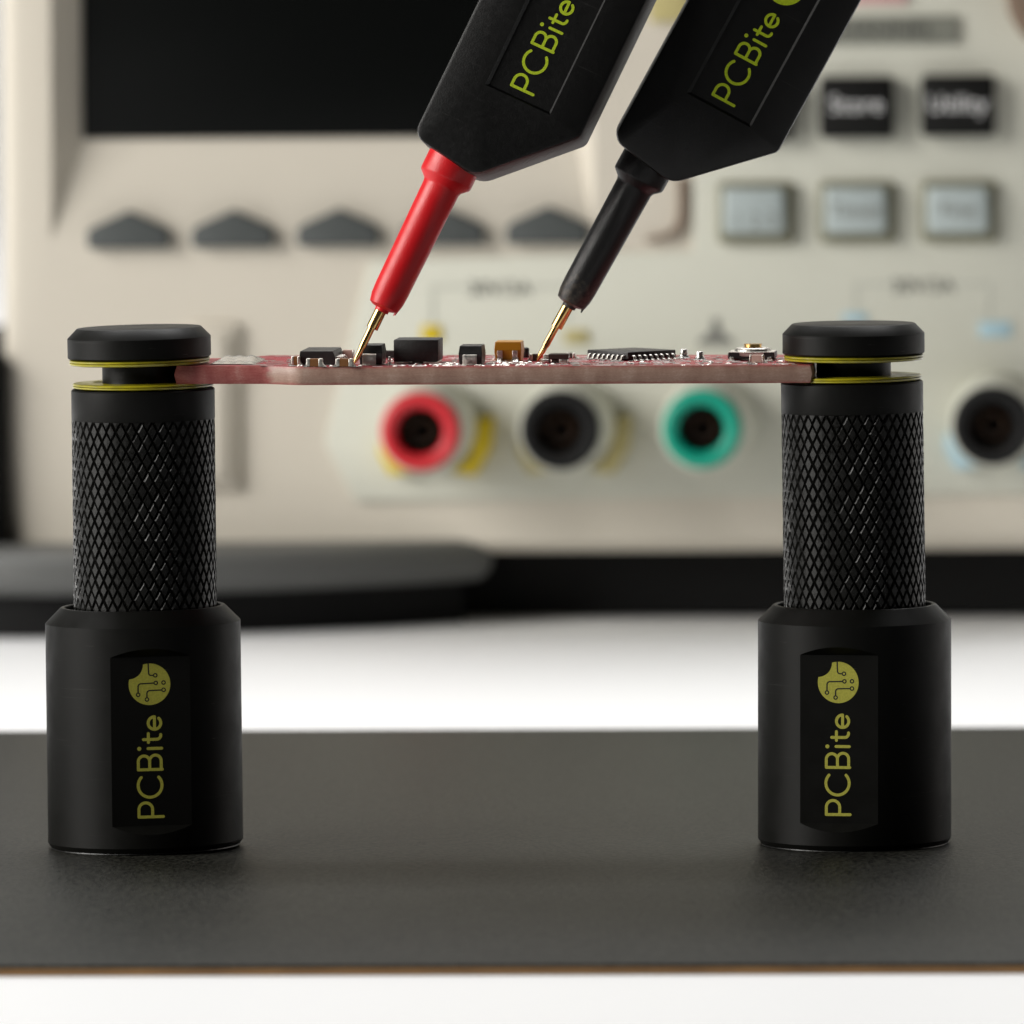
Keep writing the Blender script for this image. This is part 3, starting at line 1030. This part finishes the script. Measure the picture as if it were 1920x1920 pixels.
# ------------------------------------------------------------------ test probes
def probe_body_bm():
    bm = bmesh.new()
    pts = []

    def corner(p, prev, nxt, r, n_=5):
        p, a, b = Vector(p), Vector(prev), Vector(nxt)
        d0, d1 = (a - p).normalized(), (b - p).normalized()
        ang = d0.angle(d1)
        t_ = r / math.tan(ang / 2)
        c = p + (d0 + d1).normalized() * (r / math.sin(ang / 2))
        s, e = p + d0 * t_, p + d1 * t_
        a0, a1 = math.atan2((s - c).y, (s - c).x), math.atan2((e - c).y, (e - c).x)
        dlt = (a1 - a0 + math.pi) % (2 * math.pi) - math.pi
        return [(c.x + r * math.cos(a0 + dlt * i / n_), c.y + r * math.sin(a0 + dlt * i / n_)) for i in range(n_ + 1)]
    P = [(-3.85, 21.9), (3.0, 20.8), (10.40, 28.2), (10.40, 72.0), (-3.85, 72.0)]
    R_ = [1.4, 2.2, 1.0, 2.0, 2.0]
    for i in range(5):
        pts += corner(P[i], P[i - 1], P[(i + 1) % 5], R_[i])
    cen = Vector((3.2, 45))

    def inset(d):
        out = []
        n_ = len(pts)
        for i in range(n_):
            a, b = Vector(pts[i - 1]), Vector(pts[(i + 1) % n_])
            t_ = (b - a).normalized()
            out.append((pts[i][0] - t_.y * d, pts[i][1] + t_.x * d))
        return out
    T = 3.0
    levels = [(0.36, -T), (0.10, -T + 0.09), (0.0, -T + 0.34), (0.0, T - 0.34), (0.10, T - 0.09), (0.36, T)]
    rings = [[bm.verts.new((x, y, z)) for x, z in inset(d)] for d, y in levels]
    n_ = len(pts)
    for k, (a, b) in enumerate(zip(rings, rings[1:])):
        for i in range(n_):
            f = bm.faces.new((a[i], a[(i + 1) % n_], b[(i + 1) % n_], b[i]))
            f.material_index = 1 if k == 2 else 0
    bm.faces.new(rings[-1])
    # front face with a sunk label field
    x0, x1, z0, z1 = 0.20, 7.00, 29.0, 66.0
    o = [bm.verts.new((x, -T, z)) for x, z in ((x0, z0), (x1, z0), (x1, z1), (x0, z1))]
    dp = 0.32
    i_ = [bm.verts.new((x, -T + dp, z)) for x, z in ((x0 + 0.30, z0 + 0.22), (x1 - 0.20, z0 + 0.22), (x1 - 0.20, z1 - 0.2), (x0 + 0.30, z1 - 0.2))]
    for k in range(4):
        bm.faces.new((o[k], o[(k + 1) % 4], i_[(k + 1) % 4], i_[k]))
    bm.faces.new(i_)
    oe = [bm.edges.get((o[k], o[(k + 1) % 4])) for k in range(4)]
    re = [bm.edges.get((rings[0][k], rings[0][(k + 1) % n_])) for k in range(n_)]
    bmesh.ops.triangle_fill(bm, use_beauty=True, use_dissolve=False, edges=oe + re)
    return bm


def put_probe(x, y, k):
    s = 48.0 / 255 / 20.0
    return (4.68 - y * s, -3.0 + 0.32 - 0.012 - k, 29.9 + x * s)


def make_probe(label, nosem):
    t = thing("test_probe", label, "test probe", group="spring needle probes touching the board")
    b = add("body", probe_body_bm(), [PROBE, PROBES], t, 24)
    add("lettering", lettering_bm(put_probe), INKG, b, None)
    add("emblem", emblem_bm(put_probe), INKG, b, None)
    add("circuit_lines", emblem_lines_bm(put_probe), INKK, b, None)
    ox = 0.22
    nz = [(0.50, 5.85), (0.66, 5.9), (0.68, 6.15), (1.05, 6.25), (1.42, 6.42), (1.60, 7.2), (1.66, 8.2), (1.74, 14.0), (1.80, 18.7), (1.90, 19.0), (2.50, 19.55), (2.56, 19.8), (2.56, 21.6), (0, 21.6)]
    bm = lathe(nz, 56, False)
    r_ = random.Random(5)
    for v in bm.verts:
        if v.co.z < 6.5 and v.co.xy.length > 0.9:
            v.co.z += r_.uniform(-0.02, 0.02)
    # moulding flash on the rim
    for a0, l in ((0.15, 0.20), (-0.25, 0.08)):
        q = [(1.25, a0 - .10), (1.42, a0 + .10), (1.35, a0 + .03)]
        vs = [bm.verts.new((rr * math.cos(a), -abs(rr * math.sin(a)) * (1 if a > 0 else -1), zz)) for (rr, a), zz in zip(q, (6.45, 6.45, 6.2 - l))]
        ws = [bm.verts.new((x.co.x - 0.12, x.co.y + 0.05, x.co.z + 0.03)) for x in vs]
        bm.faces.new(vs)
        bm.faces.new(ws)
        for i in range(3):
            bm.faces.new((vs[i], vs[(i + 1) % 3], ws[(i + 1) % 3], ws[i]))
    add("nose", bm, nosem, t, 40, (ox, 0, 0))
    nd = add("needle", lathe([(0, 0.0), (0.05, 0.02), (0.26, 0.62), (0.27, 1.70), (0.335, 1.72), (0.335, 3.80), (0, 3.80)], 32, False), GOLD, t, 40, (ox * 0.3, 0, 0))
    add("needle_sleeve", lathe([(0.35, 3.72), (0.55, 3.72), (0.56, 3.76), (0.56, 6.2), (0, 6.2)], 40, False), GOLD, t, 40, (ox * 0.6, 0, 0))
    return t


def aim(o, tip, ang, lean, roll):
    """ang: tilt to the right in the picture plane, lean: top towards the camera, roll about the needle"""
    a, l = math.radians(ang), math.radians(lean)
    u = Vector((math.sin(a) * math.cos(l), -math.sin(l), math.cos(a) * math.cos(l)))
    x = Vector((math.cos(a), 0, -math.sin(a)))
    x = (x - u * x.dot(u)).normalized()
    y = u.cross(x)
    m = Matrix((x, y, u)).transposed().to_4x4() @ Matrix.Rotation(math.radians(roll), 4, 'Z')
    m.translation = Vector(tip) * M
    o.matrix_world = m


PR = make_probe("black flat probe with a red nose, its gold needle beside a brown capacitor", REDP)
PK = copy_tree(PR)
PK["label"] = "all-black flat probe, its gold needle between orange capacitor and square chip"
kn = sub(PK, "nose")
kn.data = kn.data.copy()
kn.data.materials[0] = BLKP
# the tip of the black nose is scuffed and dusty
nt = BLKP.node_tree
b = nt.nodes["Principled BSDF"]
tc = nt.nodes.new("ShaderNodeTexCoord")
sp = nt.nodes.new("ShaderNodeSeparateXYZ")
nt.links.new(tc.outputs["Object"], sp.inputs[0])
mr = nt.nodes.new("ShaderNodeMapRange")
mr.inputs["From Min"].default_value, mr.inputs["From Max"].default_value = 7.2 * M, 10.5 * M
mr.inputs["To Min"].default_value, mr.inputs["To Max"].default_value = 0.62, 0.30
nt.links.new(sp.outputs["Z"], mr.inputs["Value"])
nz = nt.nodes.new("ShaderNodeTexNoise")
nz.inputs["Scale"].default_value, nz.inputs["Detail"].default_value = 1800, 8
nt.links.new(tc.outputs["Object"], nz.inputs["Vector"])
mu = nt.nodes.new("ShaderNodeMath")
mu.operation = 'MULTIPLY'
nt.links.new(mr.outputs[0], mu.inputs[0])
nt.links.new(nz.outputs["Fac"], mu.inputs[1])
m2 = nt.nodes.new("ShaderNodeMapRange")
m2.inputs["From Min"].default_value, m2.inputs["From Max"].default_value = 0.22, 0.42
nt.links.new(mu.outputs[0], m2.inputs["Value"])
mx = nt.nodes.new("ShaderNodeMix")
mx.data_type = 'RGBA'
mx.inputs["A"].default_value, mx.inputs["B"].default_value = (0.012, 0.012, 0.012, 1), (0.085, 0.072, 0.055, 1)
nt.links.new(m2.outputs[0], mx.inputs["Factor"])
nt.links.new(mx.outputs["Result"], b.inputs["Base Color"])
aim(PR, W(662.5, 682, -4.2), 25.3, -8.0, -6.0)
for nm in ("body", "nose"):
    sub(PR, nm).location.z -= 0.0004
aim(PK, W(1005.5, 677.5, 3.2), 28.6, -1.5, 5.0)

# ------------------------------------------------------------------ bench power supply behind
YP = 275.0
psu = thing("power_supply", "beige bench power supply with dark screen, keys and coloured jacks, out of focus behind", "power supply", (0, YP, TZ), (0, math.radians(-0.35), 0))
LO = Vector((0, YP, TZ))


def Lp(px, py, Y=YP):
    return W(px, py, Y) - LO


def rect(px0, px1, py0, py1, Y=YP):
    a, b = Lp(px0, py1, Y), Lp(px1, py0, Y)
    return a.x, b.x, a.z, b.z


def pbox(nm, m, px0, px1, py0, py1, y0, y1, parent, bev=0.3, seg=3, Y=YP):
    x0, x1, z0, z1 = rect(px0, px1, py0, py1, Y)
    return add(nm, box_bm(x0, x1, y0, y1, z0, z1, bev, seg), m, parent, 40)


XH0, XH1 = Lp(6, 0).x, Lp(6, 0).x + 141
ZH0, ZH1 = Lp(0, 1036).z, 202.0
# housing: side shell behind, fascia in front (depth relative to the panel plane)
add("housing", box_bm(XH0, XH1, 12.0, 280, ZH0 + 0.6, ZH1, 4.0, 4), BEIGE, psu, 40)
zs_t, zs_b, zk = Lp(0, -260).z, Lp(0, 256).z, Lp(0, 442).z
xa0, xa1 = Lp(101, 0).x, Lp(153, 0).x
xr0, xr1 = Lp(1120, 0).x, Lp(1080, 0).x
dpt = 3.8
bm = bmesh.new()
V = lambda x, y, z: bm.verts.new((x, y, z))
bl, br_, tl, tr = V(XH0, 0, ZH0), V(XH1, 0, ZH0), V(XH0, 0, ZH1), V(XH1, 0, ZH1)
A, B, Cc, Dd = V(xa0, 0, zk), V(xr0, 0, zk), V(xr0, 0, zs_t + 4), V(xa0, 0, zs_t + 4)
a, b, c, d = V(xa1, dpt, zs_b), V(xr1, dpt, zs_b), V(xr1, dpt, zs_t), V(xa1, dpt, zs_t)
bm.faces.new((bl, br_, B, A))
bm.faces.new((br_, tr, Cc, B))
bm.faces.new((tr, tl, Dd, Cc))
bm.faces.new((tl, bl, A, Dd))
for q in ((A, B, b, a), (B, Cc, c, b), (Cc, Dd, d, c), (Dd, A, a, d)):
    bm.faces.new(q)
bm.faces.new((a, b, c, d))
bk = [V(XH0, 13, ZH0), V(XH1, 13, ZH0), V(XH1, 13, ZH1), V(XH0, 13, ZH1)]
fr_ = [bl, br_, tr, tl]
for i in range(4):
    bm.faces.new((fr_[i], bk[i], bk[(i + 1) % 4], fr_[(i + 1) % 4]))
bmesh.ops.recalc_face_normals(bm, faces=bm.faces[:])
es = [e for e in bm.edges if {e.verts[0], e.verts[1]} <= set(fr_)]
bmesh.ops.bevel(bm, geom=es, offset=2.6, segments=4, affect='EDGES', profile=0.5)
add("fascia", bm, BEIGE, psu, 30)
add("screen", prism_y([(xa1 + 0.05, zs_b + 0.1), (xr1 - 0.05, zs_b + 0.1), (xr1 - 0.05, zs_t - 0.1), (xa1 + 0.05, zs_t - 0.1)], dpt - 0.6, dpt + 0.4, 0.2, 2), GLASS, psu, 40)
# five house-shaped soft keys
for k, cxk in enumerate((247, 443, 640, 836, 1032)):
    by = 457 - k * 1.0 + 1.5
    pts = [Lp(*p) for p in ((cxk - 76, by), (cxk + 76, by), (cxk + 77, by - 32), (cxk + 68, by - 40), (cxk, by - 70), (cxk - 68, by - 40), (cxk - 77, by - 32))]
    add("soft_key", prism_y([(p.x, p.z) for p in pts], -1.6, 3.0, 0.35, 3), KEYD, psu, 40)
# pale grey inset panels
pts = [Lp(*p) for p in ((700, 484), (1305, 470), (1305, -300), (2040, -300), (2040, 930), (668, 936), (612, 826))]
add("terminal_panel", prism_y([(p.x, p.z) for p in pts], -0.7, 0.4, 0.3, 2), GREYP, psu, 40)
# grey strip with its word
pbox("channel_strip", STRIP, 1500, 1806, 32, 84, -1.2, -0.4, psu, 0.15)
x0, x1, z0, z1 = rect(1560, 1745, 44, 76)
add("strip_lettering", shift(text_bm("CHANNEL", 2.9), Vector((Lp(1656, 0).x, -1.26, Lp(0, 58).z))), PRNT, psu, None)
# keys
for px, word in ((1425, None), (1614, "Store"), (1804, "Utility")):
    k = pbox("black_key", KEYB, px - 69, px + 69, 144 - (px - 1614) * 0.01, 259 - (px - 1614) * 0.01, -3.2, 0.5, psu, 0.6)
    if word:
        add("key_lettering", shift(text_bm(word, 2.95), Vector((Lp(px, 0).x, -3.26, Lp(0, 197).z))), PRNW, k, None)
for px, word, dy in ((1423, "1 2 3", 18), (1613, "Timer", 0), (1804, "Fine", 0)):
    k = pbox("grey_key", KEYF, px - 71, px + 71, 341, 456, -2.0, 0.5, psu, 0.6)
    pbox("key_face", KEYG, px - 59, px + 55, 352, 437, -3.0, -1.6, k, 0.5)
    add("key_lettering", shift(text_bm(word, 2.6), Vector((Lp(px, 0).x, -3.06, Lp(0, 395 + dy).z))), PRNG, k, None)
# coloured marks above and beside the keys
pbox("yellow_mark", PALY, 1225, 1300, -60, 40, -0.9, -0.3, psu, 0.1)
pbox("pink_mark", PNKP, 1600, 1708, -40, 8, -1.2, -0.4, psu, 0.1)
pbox("yellow_mark", YELP, 795, 832, 606, 636, -0.95, -0.3, psu, 0.1)
pbox("yellow_mark", PALY, 1062, 1108, 616, 642, -0.95, -0.3, psu, 0.1)
pbox("blue_mark", BLUP, 1840, 1900, 606, 634, -0.95, -0.3, psu, 0.1)
pbox("blue_mark", BLUP, 1585, 1630, 588, 606, -0.95, -0.3, psu, 0.1)
gp = [Lp(*p) for p in ((1340, 596), (1352, 596), (1356, 622), (1378, 636), (1378, 646), (1314, 646), (1314, 636), (1336, 622))]
add("ground_symbol", prism_y([(p.x, p.z) for p in gp], -0.85, -0.5, 0.05, 1), PRNG, psu, None)
for px in (942, 1735):
    add("rating_lettering", shift(text_bm("30V/3A", 2.5), Vector((Lp(px, 0).x, -0.78, Lp(0, 539).z))), PRNT, psu, None)
    x0, x1, z0, z1 = rect(px - 128, px + 128, 532, 600)
    fr_bm = join(box_bm(x0, x0 + 5.0, -0.76, -0.5, z1 - 0.3, z1), box_bm(x1 - 5.0, x1, -0.76, -0.5, z1 - 0.3, z1), box_bm(x0, x0 + 0.3, -0.76, -0.5, z0, z1 - 0.31), box_bm(x1 - 0.3, x1, -0.76, -0.5, z0, z1 - 0.31))
    add("printed_frame", fr_bm, PRNF, psu, None)
# brown strip painting the bezel edge's shadow beside the grey keys, knob at the upper right, power rocker at the left
gs = [Lp(*p) for p in ((1277, 330), (1293, 330), (1293, 405), (1285, 432), (1262, 446), (1215, 452), (1215, 446), (1256, 436), (1272, 420), (1277, 400))]
add("bezel_edge_shadow", prism_y([(p.x, p.z) for p in gs], -1.0, 0.4, 0.1, 1), BROWNG, psu, 40)
kp = Lp(2010, -10)
add("knob", shift(lathe([(0, -1), (7.4, -1), (7.0, 9), (6.2, 10), (0, 10)], 48, False, 'y'), Vector((kp.x, 0, kp.z))), BROWNG, psu, 40)
rk = pbox("power_switch", BEIGE, 352, 452, 598, 912, -1.0, 0.4, psu, 0.45)
pbox("rocker", BEIGE, 366, 434, 616, 894, -1.7, -0.6, rk, 0.6)
# jacks
for px, m, ringm in ((790, JRED, YELP), (1052, JBLK, PALY), (1318, JGRN, GREYP), (1863, JBLK, BLUP)):
    tip = 16.0
    bpx = CX + (px - PPX) * (D + YP - tip) / F
    bz = WZ(806 - (px - 790) * 0.004, YP - tip) - TZ
    jk = add("jack", shift(lathe([(0, 0), (5.55, 0), (5.45, 3.2), (5.15, 14.2), (4.95, 14.9), (4.6, 15.0), (2.72, 15.0), (2.72, 8.0), (0, 8.0)], 56, False, 'y'), Vector((bpx, 0, bz))), GREYP, psu, 40)
    add("jack_collar", shift(lathe([(3.0, 15.0), (4.70, 15.0), (4.72, 15.6), (4.45, 16.2), (4.1, 16.4), (3.2, 16.3), (2.75, 15.8), (2.7, 5)], 56, False, 'y'), Vector((bpx, 0, bz))), m, jk, 50)
    add("jack_bore", shift(lathe([(2.69, 15.6), (2.65, 9), (1.6, 9), (1.6, 13.5), (1.2, 13.6), (1.1, 9), (0, 9)], 40, False, 'y'), Vector((bpx, 0, bz))), JHOL, jk, 40)
    hx = [(bpx + 6.9 * math.cos(math.radians(60 * i + 30)), bz - 0.3 + 6.9 * math.sin(math.radians(60 * i + 30))) for i in range(6)]
    if ringm is not GREYP:
        lo_ = [(x, z) for x, z in hx]
        # coloured feet show at the two lower corners only
        for s in (-1, 1):
            w_ = [(bpx + s * 2.4, bz - 5.7), (bpx + s * 5.2, bz - 6.1), (bpx + s * 7.1, bz - 2.8), (bpx + s * 7.3, bz + 1.0), (bpx + s * 5.4, bz + 0.8), (bpx + s * 4.6, bz - 3.6)]
            if s < 0:
                w_ = [(bpx - 2.4, bz - 5.7), (bpx - 5.0, bz - 6.0), (bpx - 6.3, bz - 3.4), (bpx - 6.2, bz - 1.6), (bpx - 5.2, bz - 1.6), (bpx - 4.6, bz - 3.6)]
            add("jack_foot", prism_y(w_, -3.2, -0.5, 0.3, 2), ringm, jk, 40)
# dark skirt under the housing and the big front foot
add("base_skirt", box_bm(XH0 + 3, XH1 - 3, 13.0, 270, 0.2, ZH0 + 1.2, 0.6, 2), RUBK, psu, 40)
fz = 10.4
fx0, fx1 = Lp(-260, 0).x, Lp(925, 0).x
ft = [(fx0, 8), (fx0, -12), (fx0 + 6, -20), (fx1 - 50, -22), (fx1 - 36, -19.5), (fx1 - 20, -13), (fx1 - 8, -6), (fx1, 1), (fx1 - 1, 8)]
bm = bmesh.new()
A = [bm.verts.new((x, y, 5.4)) for x, y in ft]
B = [bm.verts.new((x, y, fz)) for x, y in ft]
bm.faces.new(A)
bm.faces.new(B)
for i in range(len(ft)):
    bm.faces.new((A[i], A[(i + 1) % len(ft)], B[(i + 1) % len(ft)], B[i]))
bmesh.ops.recalc_face_normals(bm, faces=bm.faces[:])
bevel(bm, 2.3, 4, ang=50)
fo = add("front_foot", bm, RUBB, psu, 50)
bm = bmesh.new()
ft2 = [(x - 4.0, y + 3.5 if y < 6 else y) for x, y in ft]
A = [bm.verts.new((x, y, 0.05)) for x, y in ft2]
B = [bm.verts.new((x, y, 5.38)) for x, y in ft2]
bm.faces.new(A)
bm.faces.new(B)
for i in range(len(ft2)):
    bm.faces.new((A[i], A[(i + 1) % len(ft2)], B[(i + 1) % len(ft2)], B[i]))
add("foot_shade", bm, RUBK, fo, 50)  # black undercut block: shade below the foot put into shape and colour
x0, x1, z0, z1 = rect(-160, 17, 650, 1120)
add("side_bumper", box_bm(x0, x1, -3, 90, z0, z1, 2.0, 3), RUBK, psu, 40)
